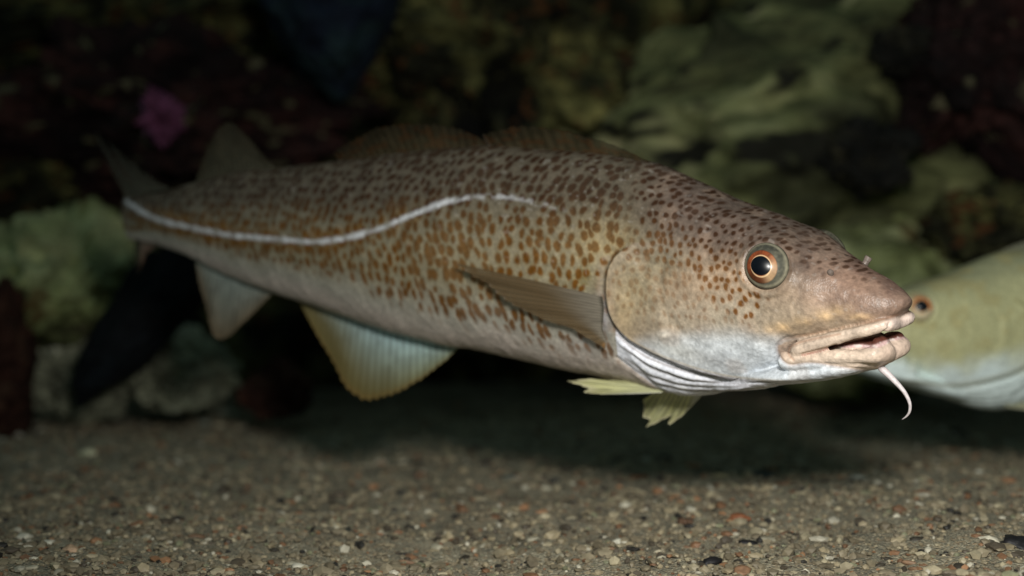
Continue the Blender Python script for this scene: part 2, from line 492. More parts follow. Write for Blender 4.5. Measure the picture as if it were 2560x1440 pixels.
def displace(C, P):
    h = np.zeros(len(C))
    head = C[:, 0] > 1380
    idx = np.where(head)[0]
    c = C[idx]
    hh = np.zeros(len(c))
    d, al = opdist(c)
    f = sm(0, .06, al) * (1 - sm(.78, 1, al))
    hh += f * (0.0034 * sm(-3, 7, d) * np.exp(-np.clip(d, 0, None) / 60) - 0.0020 * np.exp(-((d + 9) / 9) ** 2))
    for k, F in enumerate(FOLDS):
        d2, a2 = polydist(c, F)
        e = sm(0, .12, a2) * (1 - sm(.75, 1, a2))
        hh += e * (-0.0012 * np.exp(-(d2 / 3.6) ** 2) + 0.0007 * np.exp(-((d2 - 9) / 5) ** 2))
    for (LL, wd, dp) in HEADFOLDS:
        d2, a2 = polydist(c, LL); hh += dp * np.exp(-(d2 / wd) ** 2) * sm(0, .25, a2) * (1 - sm(.7, 1, a2))
    hh += (.00008 * fbm(P[idx] * 330, 2, 101) + .00025 * fbm(P[idx] * 70, 2, 103)) * (c[:, 0] > 1530)
    d2, a2 = polydist(c, GMEM); hh -= 0.0014 * np.exp(-(d2 / 4) ** 2)
    d2, a2 = polydist(c, MAX_OUT); hh += (1 - sm(.93, 1, a2)) * (.35 + .65 * sm(.35, .5, a2)) * (-0.0010 * np.exp(-(d2 / 5.0) ** 2))
    d2, a2 = polydist(c, MAX_IN); hh += -0.0007 * np.exp(-(d2 / 4.4) ** 2) * sm(0, .3, a2)
    for LL in LIPLINES:
        d2, a2 = polydist(c, LL); hh -= 0.00025 * np.exp(-(d2 / 3.4) ** 2) * sm(0, .2, a2) * (1 - sm(.7, 1, a2))
    d2, a2 = polydist(c, CORNER); hh -= 0.0012 * np.exp(-(d2 / 4) ** 2)
    d2, a2 = polydist(c, LIPSPLIT); hh -= 0.0012 * np.exp(-(d2 / 3.4) ** 2)
    # eye socket, soft rim
    r = np.hypot(c[:, 0] - 1916, c[:, 1] - 670)
    hh += -0.0035 * (1 - sm(38, 60, r)) + 0.0013 * np.exp(-((r - 66) / 8) ** 2)
    # nostrils
    for (x, y, rr, a) in ((2058,685,7,-.0012),(2058,685,13,.0008),(2084,684,8,-.0015),(2084,684,14,.0010)):
        q = np.hypot((c[:, 0] - x), (c[:, 1] - y) * .8)
        hh += a * np.exp(-(q / rr) ** 2)
    # bumps along the cheek and sensory pores
    for (x, y, rx, ry, a) in ((2012,802,22,14,.0008),(2062,791,20,14,.0009),(2105,777,22,15,.0008),(2150,788,24,12,.0005),(1661,838,15,11,.0016),(1960,815,26,14,.0005),
                              (1700,640,60,26,.0012),(1620,700,70,60,.0008),(1800,880,80,34,.0010)):
        hh += a * np.exp(-((c[:, 0] - x) / rx) ** 2 - ((c[:, 1] - y) / ry) ** 2)
    for k in range(9):
        x = 1920 + k * 27; y = 931 + (k - 3) ** 2 * -0.25 + 6
        q = np.hypot(c[:, 0] - x, c[:, 1] - y); hh += 0.0005 * np.exp(-(q / 3.5) ** 2)
    # ridge from behind the head up the nape
    d2, a2 = polydist(c, [(1640,490),(1760,500),(1850,520),(1960,556)]); hh -= 0.0008 * np.exp(-(d2 / 10) ** 2)
    h[idx] += hh
    # lateral line
    d2, a2 = polydist(C, LATLINE)
    h += 0.0002 * np.exp(-(d2 / 6) ** 2) * (1 - sm(.65, .9, a2))
    h += 0.0007 * fbm(P * 28, 3, 5) + 0.00025 * fbm(P * 130, 2, 9)
    return h

def over(c, m, rgb):
    return c + (rgb - c) * m[:, None]

def blob(C, x, y, rx, ry, ang=0):
    a = math.radians(ang)
    dx, dy = C[:, 0] - x, C[:, 1] - y
    u = dx * math.cos(a) + dy * math.sin(a); v = -dx * math.sin(a) + dy * math.cos(a)
    return np.exp(-((u / rx) ** 2 + (v / ry) ** 2))

def paint_main(P, C):
    """albedo of the spotted cod, from its own anatomy"""
    s, y, z = P[:, 0], P[:, 1], P[:, 2]
    t, b = outline_at(s)
    bb = np.interp(C[:, 0], BOTJ[:, 0], BOTJ[:, 1]); tt = np.interp(C[:, 0], TOPPX[:, 0], TOPPX[:, 1])
    v = np.clip((bb - C[:, 1]) / (bb - tt), -0.2, 1.2)            # 0 belly .. 1 back
    n1 = fbm(P * 30, 3, 11); n2 = fbm(P * 110, 3, 12); n3 = fbm(P * 420, 2, 13)
    vv = v + 0.03 * n1
    c = np.tile(lin(136, 127, 101), (len(P), 1))
    c = over(c, sm(.38, .80, vv), lin(88, 79, 66))
    c = over(c, 1 - sm(.10, .34, vv), lin(172, 168, 156))
    c = over(c, (1 - sm(.02, .16, vv)) * .8, lin(205, 190, 180))
    c = over(c, sm(0.55, .88, s) * .7 * sm(.2, .5, vv), lin(98, 88, 72))
    # gold wash behind the operculum and along the flank
    c = over(c, blob(C, 1500, 610, 70, 55) * .5, lin(196, 170, 120))
    c = over(c, blob(C, 1250, 640, 330, 100, 0) * .25, lin(170, 148, 110))
    # head
    d, al = opdist(C)
    xo = np.interp(C[:, 1], OPER[:, 1], OPER[:, 0])
    up_soft = sm(1500, 1640, C[:, 0]) * (C[:, 1] < 610)
    hm = np.where(C[:, 1] < 606, sm(1560, 1700, C[:, 0]), sm(-3, 3, d))
    hc = np.tile(lin(158, 140, 120), (len(P), 1))
    hc = over(hc, sm(.46, .82, vv), lin(94, 79, 70))
    hc = over(hc, sm(1980, 2120, C[:, 0]) * sm(.40, .60, vv) * .8, lin(112, 90, 80))
    low = 1 - sm(0, 1, (np.interp(C[:, 0], [1500, 1640, 1760, 1860, 1960, 2100, 2260], [900, 862, 842, 838, 868, 925, 935]) - C[:, 1]) / 70 + .35 + .15 * n1)
    hc = over(hc, low * .95, lin(206, 212, 218))
    hc = over(hc, blob(C, 1590, 720, 70, 90) * .6, lin(156, 144, 112))
    hc = over(hc, blob(C, 1660, 660, 60, 40) * .5, lin(112, 108, 84))
    hc = over(hc, blob(C, 1560, 780, 30, 70) * .55, lin(190, 165, 125))
    hc = over(hc, blob(C, 1800, 700, 130, 60) * .35, lin(196, 158, 122))
    hc = over(hc, blob(C, 1780, 800, 150, 50) * .45, lin(190, 180, 160))
    hc = over(hc, blob(C, 2150, 700, 90, 60) * .45, lin(128, 98, 82))
    hc = over(hc, blob(C, 2060, 740, 90, 35) * .3, lin(170, 140, 122))
    for (x, y_, rx, ry, a) in ((2012,802,22,12,.8),(2062,789,20,13,.9),(2100,772,24,14,.6),(2150,792,28,9,.5),(1960,818,30,13,.5),(1905,826,36,10,.35)):
        hc = over(hc, np.clip(blob(C, x, y_, rx, ry) * a * (1 + .6 * n2), 0, 1), lin(232, 196, 150))
    hc = over(hc, blob(C, 1661, 836, 13, 10) * .9, lin(235, 228, 215))
    hc = over(hc, blob(C, 1700, 880, 80, 26, 15) * .35, lin(180, 172, 150))
    hc = over(hc, blob(C, 1790, 905, 60, 14, 14) * .3, lin(160, 160, 165))
    for (x, y_, rx, ry) in ((2057, 687, 4.5, 8), (2086, 684, 4, 8)):
        hc = over(hc, blob(C, x, y_, rx, ry, 15) * .8, lin(70, 48, 42))
    # maxilla, lips
    dm, am = polydist(C, MAX_OUT)
    poly = MAX_OUT
    inside = np.zeros(len(C), bool)
    x_, y_ = C[:, 0], C[:, 1]
    j = len(poly) - 1
    for i in range(len(poly)):
        cond = ((poly[i, 1] > y_) != (poly[j, 1] > y_)) & (x_ < (poly[j, 0] - poly[i, 0]) * (y_ - poly[i, 1]) / (poly[j, 1] - poly[i, 1] + 1e-9) + poly[i, 0])
        inside ^= cond
        j = i
    inside |= (C[:, 0] > 2195) & (C[:, 1] > np.interp(C[:, 0], [2195, 2211, 2262], [800, 797, 781])) & (C[:, 1] < np.interp(C[:, 0], [2195, 2260], [925, 905]))
    lipm = np.where(inside, sm(0, np.where(C[:, 1] < 862, 11, 4), dm), 0)
    lc = np.tile(lin(202, 182, 164), (len(P), 1))
    lc = over(lc, sm(-.2, .8, n1) * .35, lin(206, 186, 172))
    lc = over(lc, blob(C, 2240, 808, 30, 20) * .8, lin(218, 196, 186))
    lc = over(lc, blob(C, 1950, 880, 14, 36) * .7, lin(176, 150, 132))
    lc = over(lc, blob(C, 2130, 905, 80, 10, 3) * .45, lin(222, 204, 186))
    lc = over(lc, blob(C, 2225, 885, 30, 34) * .4, lin(206, 176, 158))
    # mouth lining
    my = np.interp(C[:, 0], [2000, 2090, 2150, 2190, 2215, 2225], [888, 865, 859, 856, 850, 846])
    mh = np.interp(C[:, 0], [2060, 2085, 2150, 2195, 2222, 2232], [0.5, 4, 13, 19, 12, 2])
    mo = sm(0, .35, 1 - np.abs(my - C[:, 1]) / mh) * (C[:, 0] > 2070) * (C[:, 0] < 2228)
    mcol = np.tile(lin(92, 54, 44), (len(P), 1))
    mcol = over(mcol, sm(.05, .45, (C[:, 1] - my) / mh + .25 * n2), lin(196, 164, 160))
    mcol = over(mcol, sm(.3, .6, vnoise(P * 420, 91)) * sm(0, .2, (C[:, 1] - my) / mh) * .5, lin(232, 224, 214))
    lc = lc * (1 - mo[:, None]) + mcol * mo[:, None]
    hc = hc + (lc - hc) * lipm[:, None]
    edge = np.exp(-(dm / 3.0) ** 2) * (1 - sm(.9, 1, am))
    hc = over(hc, edge * .25, lin(160, 104, 74))
    di, ai = polydist(C, MAX_IN); hc = over(hc, np.exp(-(di / 3) ** 2) * .5, lin(158, 112, 84))
    dc, ac = polydist(C, CORNER); hc = over(hc, np.exp(-(dc / 2.6) ** 2) * .8, lin(150, 90, 78))
    hc = hc * (1 + .07 * n2 + .07 * vnoise(P * 190, 55))[:, None]
    hc = over(hc, sm(.15, .6, vnoise(P * 55, 56)) * .16 * (1 - lipm), lin(190, 160, 136))
    c = c * (1 - hm[:, None]) + hc * hm[:, None]
    # gill membrane below the operculum: silvery white folds
    gx = (C[:, 1] > np.interp(C[:, 0], [1500, 1532, 1577, 1640, 1732, 1815, 1898, 2023], [700, 812, 854, 887, 921, 942, 952, 955])) & (C[:, 0] > 1505)
    gd, ga = polydist(C, GMEM)
    behind = C[:, 0] < np.interp(C[:, 1], [800, 894, 930, 974, 990], [1535, 1545, 1590, 1650, 1690])
    gm = (gx & ~behind & (C[:, 1] > 800)).astype(float)
    gcol = np.tile(lin(228, 230, 238), (len(P), 1))
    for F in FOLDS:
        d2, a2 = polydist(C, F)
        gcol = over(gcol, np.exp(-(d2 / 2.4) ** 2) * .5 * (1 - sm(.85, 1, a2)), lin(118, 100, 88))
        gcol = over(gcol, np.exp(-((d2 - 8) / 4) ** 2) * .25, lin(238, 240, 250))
    c = c * (1 - gm[:, None]) + gcol * gm[:, None]
    dd = np.exp(-((d - 2.5) / 2.5) ** 2) * sm(.02, .1, al) * (1 - sm(.8, 1, al))
    c = over(c, dd * .4, lin(206, 184, 150))
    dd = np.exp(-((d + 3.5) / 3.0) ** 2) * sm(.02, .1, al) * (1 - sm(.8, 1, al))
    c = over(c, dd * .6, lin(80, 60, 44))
    gap = np.exp(-((d + 16) / 12) ** 2) * (C[:, 1] < 830) * (C[:, 1] > 640)
    c = over(c, gap * .6, lin(140, 120, 100))
    # fin root zone, blue grey
    c = over(c, blob(C, 1490, 800, 42, 60, 20) * .8 * (1 - hm), lin(140, 142, 150))
    c = over(c, blob(C, 1455, 700, 26, 30, 20) * .5 * (1 - hm), lin(128, 112, 60))
    # spots
    arc = z - 0.35 * np.clip(t - z, 0, .03)
    sg = np.linspace(-.02, 1.2, 400)
    dens = np.interp(sg, [0, .17, .25, .45, .9], [1.45, 1.40, 1.0, 1.0, 1.2])
    ws = np.interp(s, sg, np.cumsum(dens) * (sg[1] - sg[0])) / .0100
    hd = np.interp(s, [0, .19, .28, .9], [1.4, 1.35, 1.0, 1.15])
    wz = (z - .03) * hd / .0106
    girth = np.abs(y) * hd / .0106
    wx1 = vnoise(P * 26, 31) * .34 + vnoise(P * 260, 33) * .08; wy1 = vnoise(P * 26, 32) * .34 + vnoise(P * 260, 34) * .08
    abv = sm(-10, 40, np.interp(C[:, 0], LATLINE[:, 0], LATLINE[:, 1]) - C[:, 1])
    su = ws + wx1
    sv = wz * .92 - girth * .55 + wy1
    ang = np.radians(98) + abv * np.radians(28) + .5 * n1
    sp = spot_value(su, sv, ang, 3, np.interp(s, [.12, .28], [.35, 1.0]))
    thr = .05 + .12 * n1 + .02 * sm(.4, .8, vv) + np.interp(s, [.1, .24], [.10, 0])
    strength = np.where(C[:, 0] < 1560, sm(0, .12, vv - np.interp(C[:, 0], [340, 600, 800, 1000, 1200, 1400, 1560], [.16, .15, .17, .10, .05, .02, .01])), 0)
    headstr = sm(0, 50, np.interp(C[:, 0], [1560, 1700, 1800, 1880, 1920, 1990, 2060, 2120, 2230, 2270], [690, 700, 800, 835, 770, 690, 690, 715, 770, 700]) - C[:, 1] + 10 * n1)
    headstr = headstr * np.interp(C[:, 0], [1560, 1720, 1850, 1960, 2010, 2080, 2160, 2230], [1, 1, 1, .95, .6, .9, .8, .1])
    headstr = headstr * (1 - .75 * blob(C, 1610, 740, 90, 100))
    headstr = np.maximum(headstr, .42 * sm(0, 60, np.interp(C[:, 0], [1510, 1600, 1700, 1800, 1900], [790, 830, 850, 850, 820]) - C[:, 1] + 14 * n1) * (C[:, 0] < 1900))
    k = np.where(C[:, 1] < 606, sm(1500, 1640, C[:, 0]), (d > 0).astype(float))
    strength = strength * (1 - k) + headstr * k
    strength = strength * (1 - .85 * np.exp(-((d + 20) / 22) ** 2) * (C[:, 1] > 690) * (C[:, 1] < 915))
    strength = np.where(gm > .5, 0, strength) * (1 - lipm) * (1 - sm(-8, 8, -(np.hypot(C[:, 0] - 1916, C[:, 1] - 670) - 62)))
    thr = thr + .35 * (1 - strength)
    m = sm(thr - .20, thr + .30, sp + .10 * n3) * np.clip(strength * 1.15, 0, 1)
    scol = np.tile(lin(108, 68, 18), (len(P), 1))
    scol = over(scol, sm(.45, .85, vv), lin(52, 30, 14))
    scol = over(scol, sm(1550, 1700, C[:, 0]) * .45 * (1 - sm(.5, .8, vv)), lin(118, 74, 34))
    # the brown runs together beside the lateral line on the tail stalk
    dl, a_l = polydist(C, LATLINE)
    band = np.exp(-((dl - 15) / 11) ** 2) * (1 - sm(.48, .70, a_l)) * sm(.02, .1, a_l) * (.70 + .30 * abv)
    c = over(c, np.clip(band * (1 + .9 * n2), 0, 1), lin(118, 84, 32))
    # pale halo round each spot
    c = over(c, sm(-.1, -.5, sp) * strength * .22 * (1 - .8 * sm(.5, .8, vv)), lin(168, 164, 150))
    c = over(c, m * (.80 + .18 * np.clip(n1 + .5, 0, 1)), scol)
    c = over(c, np.exp(-(dl / (6.6 + 2.6 * vnoise(P * 230, 61) + 1.2 * vnoise(P * 60, 62))) ** 3) * (1 - sm(.60, 1.0, a_l)) * np.clip(.88 + .5 * n2 - 1.1 * sm(.6, .85, a_l) * sm(-.25, .25, vnoise(P * 200, 64)), 0, 1), lin(214, 216, 220))
    # small white flecks
    fl = sm(.66, .8, vnoise(P * 300, 71)) * sm(.3, .5, vv)
    c = over(c, fl * .13, lin(196, 192, 186))
    c = c * (1 + .09 * n2 + .13 * n3)[:, None]
    return np.clip(c, 0.002, .95)

def paint_second(P, C):
    s = P[:, 0]
    bb = np.interp(C[:, 0], BOTJ[:, 0], BOTJ[:, 1]); tt = np.interp(C[:, 0], TOPPX[:, 0], TOPPX[:, 1])
    v = np.clip((bb - C[:, 1]) / (bb - tt), -0.2, 1.2)
    n1 = fbm(P * 22, 3, 41); n2 = fbm(P * 60, 3, 42)
    vv = v + .06 * n1
    c = np.tile(lin(192, 190, 144), (len(P), 1))
    c = over(c, sm(.6, .95, vv), lin(160, 160, 124))
    c = over(c, 1 - sm(.12, .34, vv), lin(226, 240, 238))
    c = over(c, sm(.1, .5, n2) * .4 * sm(.2, .5, vv), lin(176, 160, 104))
    d, al = polydist(C, OPER)
    c = over(c, np.exp(-(d / 6) ** 2) * .5, lin(150, 140, 90))
    return np.clip(c, .002, .95)

def remesh(V, F, voxel):
    me = make_mesh('tmp', V, F)
    o = bpy.data.objects.new('tmp', me); COL.objects.link(o)
    md = o.modifiers.new('r', 'REMESH'); md.mode = 'VOXEL'; md.voxel_size = voxel; md.adaptivity = 0
    sd = o.modifiers.new('s', 'SMOOTH'); sd.factor = 0.5; sd.iterations = 6
    dg = bpy.context.evaluated_depsgraph_get()
    m2 = bpy.data.meshes.new_from_object(o.evaluated_get(dg))
    n = len(m2.vertices); co = np.empty(n * 3, np.float32); m2.vertices.foreach_get('co', co)
    nr = np.empty(n * 3, np.float32); m2.vertices.foreach_get('normal', nr)
    nf = len(m2.polygons); li = np.empty(len(m2.loops), np.int32); m2.loops.foreach_get('vertex_index', li)
    bpy.data.objects.remove(o); bpy.data.meshes.remove(me); bpy.data.meshes.remove(m2)
    return co.reshape(-1, 3).astype(float), nr.reshape(-1, 3).astype(float), li.reshape(nf, 4)

def join_parts(parts):
    V, F, o = [], [], 0
    for v, f in parts:
        V.append(v); F.append(f + o); o += len(v)
    return np.vstack(V), np.vstack(F)

SKIN = skin_material('cod_skin')
SKIN2 = skin_material('pale_cod_skin', bump=.1)
FIN = fin_material('fin_membrane')

# --- fins: rays and membrane between a base line and an outer edge
def fin_mesh(base, outer, nray=24, sub=5, nv=26, thick=.0007, scallop=.03, curl=0.0, jag=0.0, seed=0, ragged=None):
    """base, outer: fish-space polylines; returns verts (front+back sheet), faces, u, v"""
    nu = nray * sub + 1
    def rs(p, n):
        p = np.asarray(p, float)
        t = np.r_[0, np.cumsum(np.linalg.norm(np.diff(p, axis=0), axis=1))]
        tt = np.linspace(0, t[-1], n)
        return np.stack([smooth1(np.interp(tt, t, p[:, k]), 3) for k in range(3)], -1)
    B = rs(base, nu); O = rs(outer, nu)
    u = np.linspace(0, 1, nu); g = np.random.default_rng(seed)
    ph = np.abs(np.cos(np.arange(nu) / sub * np.pi))            # 1 on a ray, 0 between
    rayj = np.interp(np.arange(nu) / sub, np.arange(nray + 1), g.uniform(-1, 1, nray + 1))
    ln = 1 - scallop * (1 - ph) + jag * rayj
    v = np.linspace(0, 1, nv)
    U, Vv = np.meshgrid(u, v, indexing='ij')
    L = (Vv * ln[:, None])[..., None]
    G = B[:, None] * (1 - L) + O[:, None] * L
    G[..., 1] += curl * np.sin(Vv * 2.2) * np.linalg.norm(O - B, axis=1)[:, None] + .0006 * np.sin(U * 23 + Vv * 3) * Vv
    th = thick * (.35 + .65 * ph[:, None] * (1 - .6 * Vv)) * (1 - .6 * Vv)
    th[0] = th[-1] = thick * .3
    A = G.copy(); Bk = G.copy()
    A[..., 1] -= th; Bk[..., 1] += th
    V = np.vstack([A.reshape(-1, 3), Bk.reshape(-1, 3)])
    F = grid_faces(nu, nv)
    n = nu * nv
    bord = np.r_[np.arange(nv), np.arange(1, nu) * nv + nv - 1, (nu - 1) * nv + np.arange(nv - 2, -1, -1), np.arange(nu - 2, 0, -1) * nv]
    nb = np.roll(bord, -1)
    E = np.stack([bord, nb, nb + n, bord + n], -1)
    F = np.vstack([F, F[:, ::-1] + n, E])
    return V, F, np.r_[U.ravel(), U.ravel()], np.r_[Vv.ravel(), Vv.ravel()], np.tile(np.repeat(ph, nv), 2)

def px_line(pts, lat):
    lat = np.broadcast_to(lat, (len(pts),))
    return np.array([fs(a, b, l) for (a, b), l in zip(pts, lat)])

FINS = []   # name, mesh data, colour, opacity
def add_fin(name, base, outer, lb, lo, colfn, mirror=False, **kw):
    V, F, U, Vv, R = fin_mesh(px_line(base, lb), px_line(outer, lo), **kw)
    c, op = colfn(U, Vv, R)
    FINS.append((name, V, F, c, op))
    if mirror:
        V2 = V * [1, -1, 1]
        FINS.append((name, V2, F[:, ::-1], c, op))

def grad(U, V, R, a, b, ray=.25, op0=.97, op1=.8, tint=None):
    c = a[None] * (1 - V[:, None]) + b[None] * V[:, None]
    c = c * (1 - ray + 2 * ray * R[:, None])
    n = vnoise(np.stack([U * 30, V * 8, V * 0], -1), 3)
    c = c * (1 + .2 * n[:, None])
    op = (op0 + (op1 - op0) * V) * (.85 + .15 * R)
    return np.clip(c, .003, .95), np.clip(op, 0, 1)

def c_dorsal(U, V, R):
    c, op = grad(U, V, R, lin(72, 63, 45), lin(52, 46, 33), .3, .95, .48)
    m = sm(.1, .5, vnoise(np.stack([U * 26, V * 7, V * 0], -1), 21))[:, None] * .5
    return c * (1 - m) + lin(84, 52, 26) * m, op
add_fin('dorsal_fin', [(1625,410),(1520,396),(1420,388),(1317,382),(1232,374)], [(1620,402),(1570,376),(1500,350),(1420,328),(1340,315),(1285,314),(1245,326),(1205,336)],
        0, [0, .001, .002, .003, .004, .004, .004, .003], c_dorsal, nray=15, scallop=.05, seed=1)
add_fin('dorsal_fin', [(1218,376),(1150,378),(1060,384),(960,398),(860,410)], [(1216,350),(1150,322),(1090,309),(1010,308),(940,318),(890,345),(850,368),(832,384)],
        0, [0, .001, .002, .003, .004, .004, .003, .002], c_dorsal, nray=20, scallop=.05, seed=2)
add_fin('dorsal_fin', [(690,424),(640,430),(580,438),(530,450),(492,460)], [(686,412),(655,385),(625,348),(598,318),(572,300),(545,320),(520,368),(503,412),(492,440)],
        0, 0, lambda U, V, R: grad(U, V, R, lin(92, 88, 72), lin(76, 70, 54), .2, .9, .45), nray=18, scallop=.03, seed=3)
def c_anal(U, V, R):
    c, op = grad(U, V, R, lin(196, 224, 230), lin(156, 160, 122), .22, .98, .95)
    m = (sm(.35, .95, U * .8 + V * .5))[:, None] * .9
    c = c * (1 - m) + lin(132, 116, 66) * m
    e = sm(.88, 1, V)[:, None] * .6
    return c * (1 - e) + lin(150, 120, 66) * e, op
add_fin('anal_fin', [(1150,858),(1100,846),(1000,822),(900,790),(800,755),(742,736)], [(1148,868),(1115,902),(1055,948),(1000,980),(940,1000),(912,1001),(880,984),(858,955),(828,898),(800,850),(770,795),(745,752)],
        0, [0, .002, .004, .006, .007, .007, .006, .005, .004, .003, .002, 0], c_anal, nray=26, scallop=.045, seed=4, jag=.012)
add_fin('anal_fin', [(684,722),(640,706),(590,688),(540,664),(487,636)], [(682,734),(645,772),(605,812),(575,841),(550,851),(533,838),(519,785),(503,725),(487,650)],
        0, 0, lambda U, V, R: (lambda c, op: (c, op))(*grad(U, V, R, lin(170, 182, 176), lin(140, 122, 96), .12, .97, .9)), nray=18, scallop=.012, seed=5)
add_fin('tail_fin', [(350,486),(340,520),(338,555),(340,580),(352,606)], [(238,325),(262,392),(292,450),(314,500),(326,555),(334,610),(340,655),(345,692)],
        0, [-.012, -.006, 0, 0, 0, 0, -.004, -.008], lambda U, V, R: grad(U, V, R, lin(96, 92, 78), lin(74, 68, 56), .2, .92, .5), nray=22, scallop=.02, seed=6)
# filled upper edge of the tail fin, its short outer rays
add_fin('tail_fin_rays', [(425,470),(400,476),(375,482),(352,488)], [(418,466),(385,448),(330,405),(262,346)],
        0, [0, 0, -.004, -.010], lambda U, V, R: grad(U, V, R, lin(96, 92, 78), lin(74, 68, 56), .2, .92, .5), nray=8, scallop=.02, seed=7)
add_fin('tail_fin_rays', [(432,616),(405,608),(380,602),(352,600)], [(425,622),(392,615),(366,634),(350,678)],
        0, [0, 0, -.004, -.008], lambda U, V, R: grad(U, V, R, lin(160, 140, 128), lin(140, 110, 92), .2, .95, .7), nray=8, scallop=.02, seed=8)
def c_pect(U, V, R):
    c, op = grad(U, V, R, lin(146, 138, 124), lin(100, 84, 60), .12, .95, .66)
    m = (sm(.12, .55, V))[:, None]
    c2 = lin(116, 98, 72) * (.78 + .38 * R[:, None])
    c = c * (1 - m) + c2 * m
    e = (sm(.95, 1, U) * sm(.25, .5, V))[:, None] * .6
    return c * (1 - e) + lin(196, 150, 96) * e, op
add_fin('pectoral_fin', [(1506,742),(1510,768),(1508,796),(1506,822),(1516,852)], [(1144,659),(1150,668),(1180,690),(1212,704),(1240,730),(1275,755),(1306,776),(1368,803),(1432,822),(1470,845),(1512,872)],
        [.060, .060, .060, .060, .058], [.072, .072, .071, .070, .070, .069, .068, .067, .065, .063, .059], c_pect, mirror=True, nray=17, thick=.0005, scallop=.04, jag=.02, seed=9)
def c_pelv(U, V, R):
    c, op = grad(U, V, R, lin(214, 214, 176), lin(204, 202, 150), .26, 1, .93)
    e = sm(.78, .97, U)[:, None]
    c = c * (1 - e) + lin(226, 226, 214) * e
    e = sm(.8, 1, V)[:, None] * .7
    return c * (1 - e) + lin(230, 224, 190) * e, op
add_fin('pelvic_fin', [(1655,962),(1662,968),(1665,975),(1655,982)], [(1531,950),(1467,946),(1411,953),(1440,961),(1472,969),(1464,976),(1455,983),(1536,986)],
        [.024, .024, .024, .024], [.030, .032, .034, .034, .033, .034, .034, .030], c_pelv, nray=10, scallop=.05, jag=.01, seed=10)
add_fin('pelvic_fin', [(1640,978),(1680,984),(1715,984),(1748,982)], [(1607,1000),(1612,1025),(1605,1050),(1630,1046),(1611,1073),(1645,1056),(1682,1036),(1666,1068),(1700,1045),(1735,1012),(1752,992)],
        [-.012, -.012, -.012, -.012], [-.020] * 11, c_pelv, nray=10, scallop=.05, jag=.01, seed=11)

# --- eye, built at the origin facing -y then moved onto the head
def eye_rings():
    """profile meshes (u outward from the centre): eyeball dome, iris, pupil"""
    n = 64
    ph = np.linspace(0, 2 * np.pi, n, endpoint=False)
    def dome(r0, r1, R, off, m, flat=None):
        rr = np.linspace(r0, r1, m)
        rows = []
        for r in rr:
            h = math.sqrt(max(R * R - r * r, 0)) - math.sqrt(R * R - r1 * r1) if flat is None else flat(r)
            rows.append(np.stack([r * np.cos(ph), np.full(n, -(h + off)), r * np.sin(ph)], -1))
        return np.concatenate(rows), grid_faces(m, n, True)
    return dome

